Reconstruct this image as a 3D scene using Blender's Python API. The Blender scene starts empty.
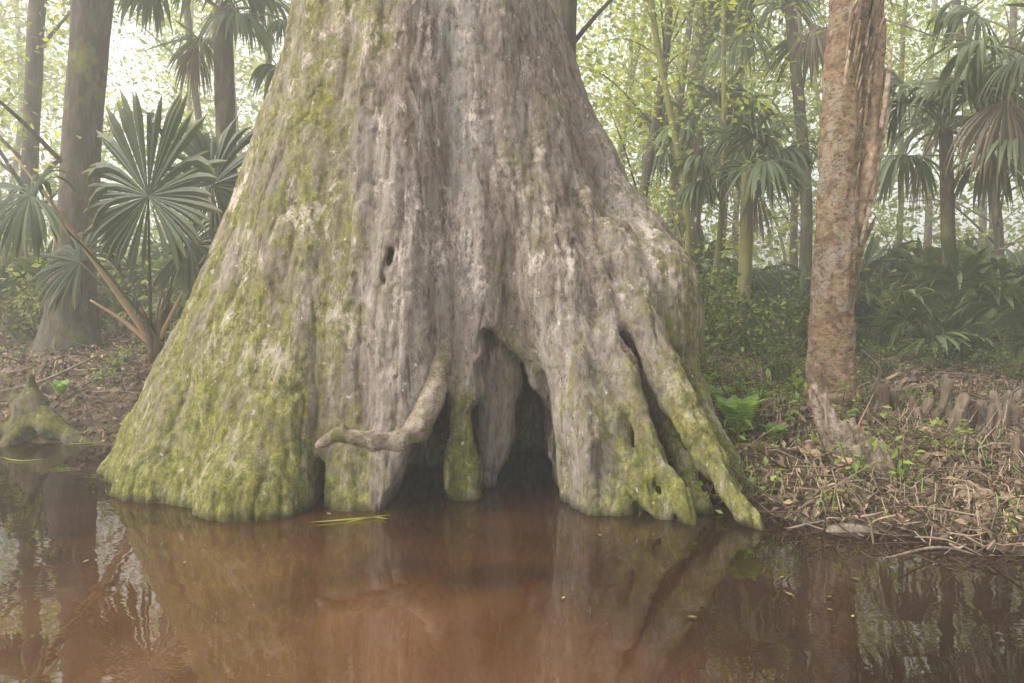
import bpy, math, random
import numpy as np
from mathutils import Vector
random.seed(7)
SC = bpy.context.scene
COL = SC.collection
FPX, CX, HY, CH = 683.0, 512.0, 310.0, 1.0
RNG = np.random.default_rng(7)

def P(px, py, d):
    return np.array([(px-CX)/FPX*d, d, CH-(py-HY)/FPX*d])

# ------------------------------------------------------------ helpers
def sstep(a, b, x):
    t = np.clip((x-a)/(b-a), 0, 1)
    return t*t*(3-2*t)

_tab = np.random.default_rng(3).random(65536).astype(np.float32)
def vnoise(p):
    p = np.asarray(p, dtype=np.float64)
    i = np.floor(p).astype(np.int64); f = p-i
    f = f*f*(3-2*f)
    out = 0
    for dx in (0, 1):
        wx = f[..., 0] if dx else 1-f[..., 0]
        for dy in (0, 1):
            wy = f[..., 1] if dy else 1-f[..., 1]
            for dz in (0, 1):
                wz = f[..., 2] if dz else 1-f[..., 2]
                h = ((i[..., 0]+dx)*73856093 ^ (i[..., 1]+dy)*19349663 ^ (i[..., 2]+dz)*83492791) & 65535
                out = out + _tab[h]*wx*wy*wz
    return out
def fbm(p, o=4):
    p = np.asarray(p, dtype=np.float64)
    s = 0; a = 1; n = 0
    for k in range(o):
        s = s+a*vnoise(p*(2**k)+17.3*k); n += a; a *= .5
    return s/n

def build(name, V, F, mat, base=(0, 0, 0), parent=None, smooth=True, attrs=None, label=None, cat=None, kind=None, group=None):
    V = np.asarray(V, dtype=np.float64)-np.asarray(base)
    me = bpy.data.meshes.new(name)
    me.from_pydata(V.tolist(), [], F.tolist() if isinstance(F, np.ndarray) else F)
    if smooth:
        me.polygons.foreach_set("use_smooth", [True]*len(me.polygons))
    if attrs:
        for k, a in attrs.items():
            a = np.asarray(a, dtype=np.float32)
            if a.ndim == 1:
                at = me.attributes.new(k, 'FLOAT', 'POINT'); at.data.foreach_set("value", a)
            else:
                at = me.attributes.new(k, 'FLOAT_COLOR', 'POINT')
                if a.shape[1] == 3: a = np.concatenate([a, np.ones((len(a), 1), np.float32)], 1)
                at.data.foreach_set("color", a.ravel())
    me.update()
    if mat: me.materials.append(mat)
    ob = bpy.data.objects.new(name, me)
    COL.objects.link(ob)
    if parent:
        ob.parent = parent
    else:
        ob.location = base
    meta(ob, label, cat, kind, group)
    return ob
def meta(ob, label=None, cat=None, kind=None, group=None):
    if label: ob["label"] = label
    if cat: ob["category"] = cat
    if kind: ob["kind"] = kind
    if group: ob["group"] = group
def empty(name, base, **k):
    e = bpy.data.objects.new(name, None); e.empty_display_size = .2
    e.location = base; COL.objects.link(e); meta(e, **k)
    return e
def copy_thing(src, loc, rotz=0, scale=1.0, label=None, tilt=(0, 0)):
    n = src.copy(); COL.objects.link(n)
    n.location = loc; n.rotation_euler = (tilt[0], tilt[1], rotz); n.scale = (scale,)*3
    if label: n["label"] = label
    for c in src.children:
        m = c.copy(); COL.objects.link(m); m.parent = n
    return n

def catmull(P_, R_, n):
    P_ = np.asarray(P_, float); R_ = np.asarray(R_, float)
    A = np.column_stack([P_, R_])
    A = np.vstack([2*A[0]-A[1], A, 2*A[-1]-A[-2]])
    out = []
    m = len(P_)-1
    for i in range(m):
        for t in np.linspace(0, 1, n, endpoint=False):
            p0, p1, p2, p3 = A[i:i+4]
            out.append(.5*((2*p1)+(-p0+p2)*t+(2*p0-5*p1+4*p2-p3)*t*t+(-p0+3*p1-3*p2+p3)*t**3))
    out.append(A[-2])
    out = np.array(out)
    return out[:, :3], np.maximum(out[:, 3], .001)

def tube(pts, rad, seg=10, sub=5, namp=0., nf=6., nz=1.5, cap=True, seed=0., flat=1., oct=4):
    pc, rc = catmull(pts, rad, sub)
    n = len(pc)
    T = np.gradient(pc, axis=0); T /= np.linalg.norm(T, axis=1)[:, None]+1e-9
    up = np.array([.13, 1, .07]) if abs(T[0][1]) < .8 else np.array([1, .1, .05])
    X = np.cross(T, up); X /= np.linalg.norm(X, axis=1)[:, None]+1e-9
    Y = np.cross(T, X)
    a = np.linspace(0, 2*np.pi, seg, endpoint=False)
    s = np.concatenate([[0], np.cumsum(np.linalg.norm(np.diff(pc, axis=0), axis=1))])
    ca, sa = np.cos(a), np.sin(a)
    rr = np.repeat(rc[:, None], seg, 1)
    if namp:
        q = np.stack([np.broadcast_to(ca*nf*.3, (n, seg)), np.broadcast_to(sa*nf*.3, (n, seg)), np.repeat((s*nz)[:, None], seg, 1)], -1)+seed
        rr = rr*(1+namp*(fbm(q, oct)-.5)*2)
    V = pc[:, None, :]+rr[..., None]*(ca[None, :, None]*X[:, None, :]+flat*sa[None, :, None]*Y[:, None, :])
    V = V.reshape(-1, 3)
    F = []
    for i in range(n-1):
        for j in range(seg):
            k = (j+1) % seg
            F.append((i*seg+j, i*seg+k, (i+1)*seg+k, (i+1)*seg+j))
    if cap:
        V = np.vstack([V, pc[0], pc[-1]]); c0 = n*seg
        for j in range(seg):
            k = (j+1) % seg
            F.append((c0, k, j)); F.append((c0+1, (n-1)*seg+j, (n-1)*seg+k))
    return V, F
class Geo2:
    def __init__(s): s.V = []; s.F = []; s.C = []; s.n = 0
    def add(s, V, F, c=None):
        V = np.asarray(V, float)
        s.V.append(V)
        s.F.append([tuple(int(i)+s.n for i in f) for f in (F.tolist() if isinstance(F, np.ndarray) else F)])
        s.n += len(V)
        if c is None: c = (.5, .5, .5)
        c = np.asarray(c, float)
        if c.ndim == 1: c = np.tile(c, (len(V), 1))
        s.C.append(c)
    def out(s):
        F = []
        for f in s.F: F += f
        return np.concatenate(s.V), F, np.concatenate(s.C)

# ------------------------------------------------------------ materials
def newmat(name):
    m = bpy.data.materials.new(name); m.use_nodes = True
    nt = m.node_tree; nt.nodes.clear()
    return m, nt
def N(nt, t, **k):
    n = nt.nodes.new(t)
    for a, v in k.items(): setattr(n, a, v)
    return n
def ramp(nt, fac, stops):
    r = N(nt, 'ShaderNodeValToRGB')
    els = r.color_ramp.elements
    while len(els) < len(stops): els.new(.5)
    for e, (p, c) in zip(els, stops):
        e.position = p; e.color = (*c, 1) if len(c) == 3 else c
    nt.links.new(fac, r.inputs[0]); return r.outputs[0]
def noise(nt, scale=5, vec=(1, 1, 1), detail=6, rough=.6, dist=0.):
    tc = N(nt, 'ShaderNodeTexCoord'); mp = N(nt, 'ShaderNodeMapping')
    mp.inputs['Scale'].default_value = vec
    nt.links.new(tc.outputs['Object'], mp.inputs[0])
    n = N(nt, 'ShaderNodeTexNoise')
    n.inputs['Scale'].default_value = scale; n.inputs['Detail'].default_value = detail
    n.inputs['Roughness'].default_value = rough; n.inputs['Distortion'].default_value = dist
    nt.links.new(mp.outputs[0], n.inputs['Vector'])
    return n.outputs['Fac']
def mix(nt, fac, a, b, mode='MIX'):
    m = N(nt, 'ShaderNodeMix', data_type='RGBA', blend_type=mode)
    for s, v in ((m.inputs[0], fac), (m.inputs[6], a), (m.inputs[7], b)):
        if hasattr(v, 'is_linked'): nt.links.new(v, s)
        elif isinstance(v, (int, float)): s.default_value = v
        else: s.default_value = (*v, 1)
    return m.outputs[2]
def math_(nt, op, a, b=0.5):
    m = N(nt, 'ShaderNodeMath', operation=op)
    for s, v in ((m.inputs[0], a), (m.inputs[1], b)):
        if hasattr(v, 'is_linked'): nt.links.new(v, s)
        else: s.default_value = v
    return m.outputs[0]
def finish(m, nt, color, rough=.85, bump=None, bs=.5, bd=.01, spec=.3, transl=0):
    b = N(nt, 'ShaderNodeBsdfPrincipled')
    if hasattr(color, 'is_linked'): nt.links.new(color, b.inputs['Base Color'])
    else: b.inputs['Base Color'].default_value = (*color, 1)
    b.inputs['Roughness'].default_value = rough
    b.inputs['Specular IOR Level'].default_value = spec
    if bump is not None:
        bp = N(nt, 'ShaderNodeBump'); bp.inputs['Strength'].default_value = bs; bp.inputs['Distance'].default_value = bd
        nt.links.new(bump, bp.inputs['Height']); nt.links.new(bp.outputs[0], b.inputs['Normal'])
    o = N(nt, 'ShaderNodeOutputMaterial')
    if transl:
        t = N(nt, 'ShaderNodeBsdfTranslucent')
        c2 = mix(nt, 1., color, (1.35, 1.3, .5), 'MULTIPLY'); nt.links.new(c2, t.inputs[0])
        ms = N(nt, 'ShaderNodeMixShader'); ms.inputs[0].default_value = transl
        nt.links.new(b.outputs[0], ms.inputs[1]); nt.links.new(t.outputs[0], ms.inputs[2])
        nt.links.new(ms.outputs[0], o.inputs[0])
    else: nt.links.new(b.outputs[0], o.inputs[0])
    return m
def attr(nt, name, out='Fac'):
    a = N(nt, 'ShaderNodeAttribute'); a.attribute_name = name
    return a.outputs[out]

def mat_cypress():
    m, nt = newmat('cypress_bark')
    n1 = noise(nt, 3.2, (2.6, 2.6, .6), 12, .76, .3)
    base = ramp(nt, n1, [(.29, (.06, .044, .035)), (.41, (.22, .17, .138)), (.54, (.38, .32, .28)), (.67, (.62, .545, .495))])
    n2 = noise(nt, 1.3, (1, 1, .8), 6, .6, .5)
    base = mix(nt, ramp(nt, n2, [(.45, (0, 0, 0)), (.62, (.5, .5, .5))]), base, (.36, .32, .29))
    gr = math_(nt, 'ADD', attr(nt, 'grey'), math_(nt, 'MULTIPLY', math_(nt, 'SUBTRACT', noise(nt, 6, (2, 2, .6), 12, .8), .5), 2.4))
    base = mix(nt, ramp(nt, gr, [(.3, (0, 0, 0)), (.8, (.8,)*3)]), base, (.38, .40, .40))
    nf = noise(nt, 16, (1.5, 1.5, .6), 10, .8, .2)
    base = mix(nt, ramp(nt, nf, [(.38, (.7,)*3), (.5, (0, 0, 0))]), base, (.06, .043, .033))
    n5 = noise(nt, 5, (2.6, 2.6, .34), 8, .72, .4)
    base = mix(nt, ramp(nt, n5, [(.32, (.8, .8, .8)), (.41, (0, 0, 0))]), base, (.042, .03, .023))
    ms = attr(nt, 'moss')
    n4 = noise(nt, 3.2, (1.5, 1.5, .7), 15, .84, .2)
    mm = math_(nt, 'ADD', ms, math_(nt, 'MULTIPLY', math_(nt, 'SUBTRACT', n4, .5), 4.2))
    mask = ramp(nt, mm, [(.26, (0, 0, 0)), (.92, (.90, .90, .90))])
    nm = noise(nt, 20, (1, 1, .8), 12, .84)
    mc = ramp(nt, nm, [(.35, (.05, .056, .014)), (.5, (.185, .19, .036)), (.65, (.45, .44, .085))])
    base = mix(nt, mask, base, mc)
    n3 = noise(nt, 2.6, (1.9, 1.9, .9), 14, .82, .3)
    pale = ramp(nt, n3, [(.535, (0, 0, 0)), (.605, (.9, .9, .9))])
    pale = mix(nt, 1., pale, ramp(nt, attr(nt, 'pale'), [(0, (0, 0, 0)), (1, (1, 1, 1))]), 'MULTIPLY')
    base = mix(nt, pale, base, (.76, .65, .59))
    n6 = noise(nt, 22, (1, 1, .7), 5, .65)
    base = mix(nt, ramp(nt, n6, [(.65, (0, 0, 0)), (.71, (.8, .8, .8))]), base, (.78, .74, .69))
    wet = attr(nt, 'wet')
    base = mix(nt, wet, base, (.022, .015, .01))
    h = math_(nt, 'ADD', n1, math_(nt, 'MULTIPLY', nm, .5))
    h = math_(nt, 'ADD', h, math_(nt, 'MULTIPLY', n5, .8))
    h = math_(nt, 'ADD', h, math_(nt, 'MULTIPLY', nf, 1.1))
    return finish(m, nt, base, .92, h, 1.0, .04, .15)

def mat_attr(name, rough=.6, transl=0., nscale=30, var=.35, spec=.3, bump=True):
    m, nt = newmat(name)
    c = attr(nt, 'col', 'Color')
    c2 = c
    if var:
        n = noise(nt, nscale, (1, 1, 1), 6, .7)
        c2 = mix(nt, ramp(nt, n, [(.3, (var*1.6,)*3), (.7, (0, 0, 0))]), c, (.02, .015, .01))
    return finish(m, nt, c2, rough, n if bump else None, .8, .01, spec, transl)
def mat_bark(name, c1, c2, c3, moss=.0, vec=(3, 3, .6), sc=5, extra=None, bd=.02, grey=(.36, .33, .28)):
    m, nt = newmat(name)
    n1 = noise(nt, sc, vec, 10, .75, .3)
    c = ramp(nt, n1, [(.3, c1), (.5, c2), (.7, c3)])
    n2 = noise(nt, 3, (1, 1, .6), 8, .7)
    h = n1
    if extra:
        n3 = noise(nt, 4.2, (1.3, 1.3, 1.0), 13, .84, .4)
        c = mix(nt, ramp(nt, n3, [(.42, (.9,)*3), (.47, (0, 0, 0)), (.57, (0, 0, 0)), (.63, (.8,)*3)]), c, extra)
        n5 = noise(nt, 2.6, (1.3, 1.3, .8), 12, .84, .4)
        c = mix(nt, ramp(nt, n5, [(.50, (0,)*3), (.55, (.9,)*3)]), c, grey)
        n4 = noise(nt, 24, (1, 1, 1.5), 10, .85)
        c = mix(nt, ramp(nt, n4, [(.40, (.9,)*3), (.49, (0, 0, 0))]), c, c1)
        h = math_(nt, 'ADD', n1, math_(nt, 'ADD', n3, math_(nt, 'MULTIPLY', n4, 1.3)))
    if moss:
        c = mix(nt, ramp(nt, n2, [(.62-moss*.3, (0, 0, 0)), (.72-moss*.3, (.85,)*3)]), c, (.16, .17, .035))
    return finish(m, nt, c, .9, h, 1., bd, .2)

M_CY = mat_cypress()
M_TRUNK = mat_bark('forest_bark', (.022, .018, .013), (.07, .057, .043), (.16, .135, .105), .25)
M_MOSSY = mat_bark('mossy_bark', (.05, .045, .02), (.15, .14, .07), (.28, .26, .15), .6)
M_PALMT = mat_bark('palm_bark', (.10, .06, .036), (.48, .32, .19), (.72, .54, .37), .12, (1.2, 1.2, 1.8), 6, (.19, .125, .08), .09, (.62, .53, .43))
M_KNEE = mat_bark('knee_bark', (.045, .032, .023), (.13, .095, .07), (.26, .205, .16), .3)
M_ROOT = mat_bark('pale_root_bark', (.14, .10, .07), (.44, .35, .27), (.72, .62, .52), .34, (1.6, 1.6, 1.6), 8, (.46, .37, .29), .04, (.62, .53, .44))
M_WOOD = mat_bark('splintered_wood', (.12, .08, .055), (.42, .32, .24), (.72, .60, .50), .05, (6, 6, .9), 6, (.24, .18, .13), .03, (.66, .56, .47))
M_DRIFT = mat_bark('driftwood_grey', (.08, .06, .045), (.2, .16, .12), (.36, .3, .25), .0, (6, 6, 6), 4)
M_LEAF = mat_attr('leaf', .5, .5, 8, 0, .35, False)
M_FAN = mat_attr('palm_frond', .5, .3, 9, .2, .3, False)
M_LITTER = mat_attr('leaf_litter', .8, 0, 25, 0, .2, False)

# ------------------------------------------------------------ camera
cam = bpy.data.cameras.new('camera'); cam.lens = 24.0; cam.sensor_width = 36.0
cam.shift_y = -(341.5-HY)/1024.0
cam.clip_end = 900; cam.clip_start = .05
co = bpy.data.objects.new('camera', cam); co.location = (0, 0, CH); co.rotation_euler = (math.radians(90), 0, 0)
COL.objects.link(co); SC.camera = co

# ------------------------------------------------------------ light
SC.view_settings.view_transform = 'Standard'; SC.view_settings.look = 'None'
SC.view_settings.exposure = 0; SC.view_settings.gamma = 1
w = bpy.data.worlds.new('World'); SC.world = w; w.use_nodes = True
nt = w.node_tree; nt.nodes.clear()
sky = N(nt, 'ShaderNodeTexSky', sky_type='NISHITA'); sky.sun_disc = False
SUN_EL, SUN_AZ = math.radians(48), math.radians(-108)
sky.sun_elevation = SUN_EL; sky.sun_rotation = SUN_AZ; sky.dust_density = 4; sky.air_density = 1.2
hs = N(nt, 'ShaderNodeHueSaturation'); hs.inputs['Saturation'].default_value = .2; hs.inputs['Value'].default_value = 2.6
bg = N(nt, 'ShaderNodeBackground'); bg.inputs[1].default_value = .15
wo = N(nt, 'ShaderNodeOutputWorld')
nt.links.new(sky.outputs[0], hs.inputs['Color'])
wm = mix(nt, 1., hs.outputs[0], (1.0, .97, .89), 'MULTIPLY')
nt.links.new(wm, bg.inputs[0]); nt.links.new(bg.outputs[0], wo.inputs[0])
sl = bpy.data.lights.new('sun', 'SUN'); sl.energy = 4.6; sl.angle = math.radians(22); sl.color = (1, .94, .82)
so = bpy.data.objects.new('sun', sl); COL.objects.link(so)
sd = Vector((math.sin(SUN_AZ)*math.cos(SUN_EL), math.cos(SUN_AZ)*math.cos(SUN_EL), math.sin(SUN_EL)))
so.rotation_euler = (-sd).to_track_quat('-Z', 'Y').to_euler()

def haze():
    m, nt = newmat('haze')
    v = N(nt, 'ShaderNodeVolumeScatter'); v.inputs['Color'].default_value = (1, .985, .91, 1)
    v.inputs['Density'].default_value = .0155; v.inputs['Anisotropy'].default_value = .2
    o = N(nt, 'ShaderNodeOutputMaterial'); nt.links.new(v.outputs[0], o.inputs['Volume'])
    x0, x1, y0, y1, z0, z1 = -40, 40, -2, 46, -2.5, 11
    V = [(x, y, z) for x in (x0, x1) for y in (y0, y1) for z in (z0, z1)]
    F = [(0, 1, 3, 2), (4, 6, 7, 5), (0, 4, 5, 1), (2, 3, 7, 6), (0, 2, 6, 4), (1, 5, 7, 3)]
    build('air_haze', V, F, m, smooth=False, kind='structure', label='added haze volume standing in for lens bloom and hazy air', cat='air_haze')  # added scattering box: milky veil in place of lens bloom and hazy air
haze()

# ------------------------------------------------------------ ground
def ground_h(x, y):
    x = np.asarray(x, float); y = np.asarray(y, float)
    wr = sstep(-1.6, .9, x)
    yr = 3.32+1.0*sstep(1.35, .8, x)-.62*np.clip(x-1.35, 0, 1.3)
    ys = 5.05*(1-wr)+yr*wr + .25*(fbm(np.stack([x*.9, y*0, x*0], -1), 3)-.5) + .12*np.clip(-2.6-x, 0, 4)
    d = y-ys
    hl = np.interp(d, [-3, -.4, 0, .5, 1.4, 3, 8, 30], [-.6, -.15, -.01, .16, .48, .62, .68, .8])
    hr = np.interp(d, [-3, -.6, 0, .6, 1.6, 4, 10, 30], [-.6, -.10, 0.01, .09, .22, .38, .5, .7])
    h = hl*(1-wr)+hr*wr
    am = np.where(d > -.2, 1., .3)*np.clip(.3+np.abs(d)*.5, .3, 1)
    p = np.stack([x, y, x*0], -1)
    h = h+am*(.18*(fbm(p*1.4+5, 3)-.5)+.10*(fbm(p*6, 3)-.5))
    h = h+.22*np.exp(-((x-1.45)**2+(y-4.3)**2)/.5**2)
    k = sstep(1.75, 1.3, np.hypot(x+.6, y-4.6))
    return h*(1-k)-.45*k
def make_ground():
    xs = np.concatenate([-np.geomspace(400, 9.2, 16), np.arange(-9, 9, .06), np.geomspace(9.2, 400, 16)])
    ys = np.concatenate([-np.geomspace(300, 2.2, 10), np.arange(-2, 13, .06), np.geomspace(13.2, 500, 18)])
    X, Y = np.meshgrid(xs, ys, indexing='ij')
    Z = ground_h(X, Y)
    nx, ny = X.shape
    I = np.arange(nx*ny).reshape(nx, ny)
    F = np.stack([I[:-1, :-1], I[1:, :-1], I[1:, 1:], I[:-1, 1:]], -1).reshape(-1, 4)
    m, nt = newmat('forest_floor')
    n1 = noise(nt, 9, (1, 1, 1), 10, .75)
    c = ramp(nt, n1, [(.3, (.018, .012, .008)), (.48, (.07, .048, .033)), (.6, (.15, .11, .078)), (.75, (.28, .21, .155))])
    n2 = noise(nt, 1.2, (1, 1, 1), 6, .6)
    c = mix(nt, ramp(nt, n2, [(.52, (0, 0, 0)), (.7, (.4,)*3)]), c, (.08, .09, .03))
    g = N(nt, 'ShaderNodeNewGeometry'); sx = N(nt, 'ShaderNodeSeparateXYZ'); nt.links.new(g.outputs['Position'], sx.inputs[0])
    mr = N(nt, 'ShaderNodeMapRange'); mr.inputs[1].default_value = -.03; mr.inputs[2].default_value = -.2
    nt.links.new(sx.outputs[2], mr.inputs[0])
    n3 = noise(nt, 1.6, (1, 1, 1), 6, .6)
    bed = ramp(nt, n3, [(.35, (.2, .10, .05)), (.6, (.55, .29, .14))])
    c = mix(nt, mr.outputs[0], c, bed)
    finish(m, nt, c, .95, n1, .8, .03, .1)
    build('ground', np.stack([X, Y, Z], -1).reshape(-1, 3), F, m, kind='structure')
make_ground()

def make_water():
    m, nt = newmat('tannin_water')
    gl = N(nt, 'ShaderNodeBsdfGlossy'); gl.inputs['Roughness'].default_value = .006
    tr = N(nt, 'ShaderNodeBsdfTransparent'); tr.inputs[0].default_value = (.50, .27, .14, 1)
    df = N(nt, 'ShaderNodeBsdfDiffuse')
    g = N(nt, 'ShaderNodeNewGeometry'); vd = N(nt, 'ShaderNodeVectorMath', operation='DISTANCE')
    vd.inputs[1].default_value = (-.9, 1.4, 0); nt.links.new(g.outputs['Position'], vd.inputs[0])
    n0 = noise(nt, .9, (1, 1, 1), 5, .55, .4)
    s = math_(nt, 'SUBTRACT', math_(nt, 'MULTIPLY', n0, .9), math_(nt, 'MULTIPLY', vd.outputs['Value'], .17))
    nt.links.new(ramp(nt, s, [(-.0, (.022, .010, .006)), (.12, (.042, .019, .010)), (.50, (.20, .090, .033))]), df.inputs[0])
    m1 = N(nt, 'ShaderNodeMixShader'); m1.inputs[0].default_value = .6
    nt.links.new(tr.outputs[0], m1.inputs[1]); nt.links.new(df.outputs[0], m1.inputs[2])
    fr = N(nt, 'ShaderNodeFresnel'); fr.inputs[0].default_value = 2.2
    n1 = noise(nt, 6, (1, 1.6, 1), 3, .5)
    n2 = noise(nt, 1.7, (1, 1.6, 1), 2, .5)
    h = math_(nt, 'ADD', math_(nt, 'MULTIPLY', n1, .2), n2)
    bp = N(nt, 'ShaderNodeBump'); bp.inputs['Strength'].default_value = .05; bp.inputs['Distance'].default_value = .06
    nt.links.new(h, bp.inputs['Height'])
    nt.links.new(bp.outputs[0], gl.inputs['Normal']); nt.links.new(bp.outputs[0], fr.inputs['Normal'])
    m2 = N(nt, 'ShaderNodeMixShader')
    nt.links.new(fr.outputs[0], m2.inputs[0]); nt.links.new(m1.outputs[0], m2.inputs[1]); nt.links.new(gl.outputs[0], m2.inputs[2])
    o = N(nt, 'ShaderNodeOutputMaterial'); nt.links.new(m2.outputs[0], o.inputs[0])
    V = [(-60, -14, 0), (60, -14, 0), (60, 6.3, 0), (-60, 6.3, 0)]
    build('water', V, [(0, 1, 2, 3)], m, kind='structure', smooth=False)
make_water()

# ------------------------------------------------------------ implicit surface tools
def smin(a, b, k):
    h = np.clip(.5+.5*(b-a)/k, 0, 1)
    return b*(1-h)+a*h-k*h*(1-h)
class Field:
    def __init__(s, lo, hi, h):
        s.h = h
        s.ax = [np.arange(lo[i], hi[i], h, dtype=np.float32) for i in range(3)]
        s.D = np.full([len(a) for a in s.ax], 1.0, np.float32)
    def sub(s, lo, hi):
        sl = tuple(slice(max(0, int(np.searchsorted(s.ax[i], lo[i]))), max(0, int(np.searchsorted(s.ax[i], hi[i])))) for i in range(3))
        g = np.meshgrid(*[s.ax[i][sl[i]] for i in range(3)], indexing='ij')
        return sl, g
    def cone(s, a, b, ra, rb, k=.08, mode='add', ylo=None, yhi=None, rough=0.):
        a = np.array(a, float); b = np.array(b, float)
        pad = max(ra, rb)+k+.06
        lo = np.minimum(a, b)-pad; hi = np.maximum(a, b)+pad
        if ylo is not None: lo[1] = ylo-.1; hi[1] = yhi+pad
        sl, g = s.sub(lo, hi)
        if g[0].size == 0: return
        X, Y, Z = g
        ab = b-a
        if ylo is not None:
            ab = np.array([ab[0], 0, ab[2]])
        L2 = float(ab@ab)+1e-9
        t = np.clip(((X-a[0])*ab[0]+(Y-a[1])*ab[1]+(Z-a[2])*ab[2])/L2, 0, 1)
        if ylo is not None:
            dy = np.maximum(np.maximum(ylo-Y, Y-yhi), 0)
        else: dy = Y-a[1]-t*ab[1]
        d = np.sqrt((X-a[0]-t*ab[0])**2+dy**2+(Z-a[2]-t*ab[2])**2)-(ra+(rb-ra)*t)
        cur = s.D[sl]
        if mode == 'add':
            if rough: d = d+rough*(fbm(np.stack([X*9, Y*9, Z*5], -1), 2)-.5)
            s.D[sl] = smin(cur, d, k)
        else:
            d = d+.09*(fbm(np.stack([X*9, Y*4, Z*5], -1), 3)-.5)
            s.D[sl] = -smin(-cur, d, k)
    def chain(s, pts, k=.08, **kw):
        for p, q in zip(pts[:-1], pts[1:]):
            s.cone(P(*p[:3]), P(*q[:3]), p[3], q[3], k, **kw)
    def mesh(s):
        D = s.D; ins = D < 0
        nx, ny, nz = D.shape
        c = np.zeros((nx-1, ny-1, nz-1), np.int8)
        offs = [(i, j, k) for i in (0, 1) for j in (0, 1) for k in (0, 1)]
        for i, j, k in offs: c += ins[i:nx-1+i, j:ny-1+j, k:nz-1+k]
        act = (c > 0) & (c < 8)
        idx = np.argwhere(act)
        vid = -np.ones(act.shape, np.int64); vid[act] = np.arange(len(idx))
        vals = {o: D[idx[:, 0]+o[0], idx[:, 1]+o[1], idx[:, 2]+o[2]] for o in offs}
        acc = np.zeros((len(idx), 3)); cnt = np.zeros(len(idx))
        for o in offs:
            for ax in range(3):
                if o[ax] == 0:
                    q = list(o); q[ax] = 1; q = tuple(q)
                    a, b = vals[o], vals[q]
                    m = (a < 0) != (b < 0)
                    t = np.where(m, a/(np.where(m, a-b, 1)), 0)
                    p = np.tile(np.array(o, float), (len(idx), 1)); p[:, ax] += t
                    acc[m] += p[m]; cnt[m] += 1
        V = (idx+acc/cnt[:, None])*s.h+np.array([a[0] for a in s.ax])
        F = []
        for ax in range(3):
            a0 = [slice(None)]*3; a1 = [slice(None)]*3
            a0[ax] = slice(0, -1); a1[ax] = slice(1, None)
            i0 = ins[tuple(a0)]; i1 = ins[tuple(a1)]
            ch = np.argwhere(i0 != i1)
            u, v = [(1, 2), (2, 0), (0, 1)][ax]
            ok = (ch[:, u] > 0) & (ch[:, v] > 0) & (ch[:, u] < D.shape[u]-1) & (ch[:, v] < D.shape[v]-1)
            ch = ch[ok]
            fl = i0[tuple(ch.T)]
            def g(du, dv):
                e = ch.copy(); e[:, u] -= du; e[:, v] -= dv
                return vid[tuple(e.T)]
            q = np.stack([g(1, 1), g(0, 1), g(0, 0), g(1, 0)], 1)
            q[~fl] = q[~fl][:, ::-1]
            F.append(q)
        return V, np.concatenate(F)

def vnormals(V, F):
    n = np.cross(V[F[:, 2]]-V[F[:, 0]], V[F[:, 3]]-V[F[:, 1]])
    out = np.zeros_like(V)
    for i in range(4): np.add.at(out, F[:, i], n)
    return out/(np.linalg.norm(out, axis=1)[:, None]+1e-12)

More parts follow.
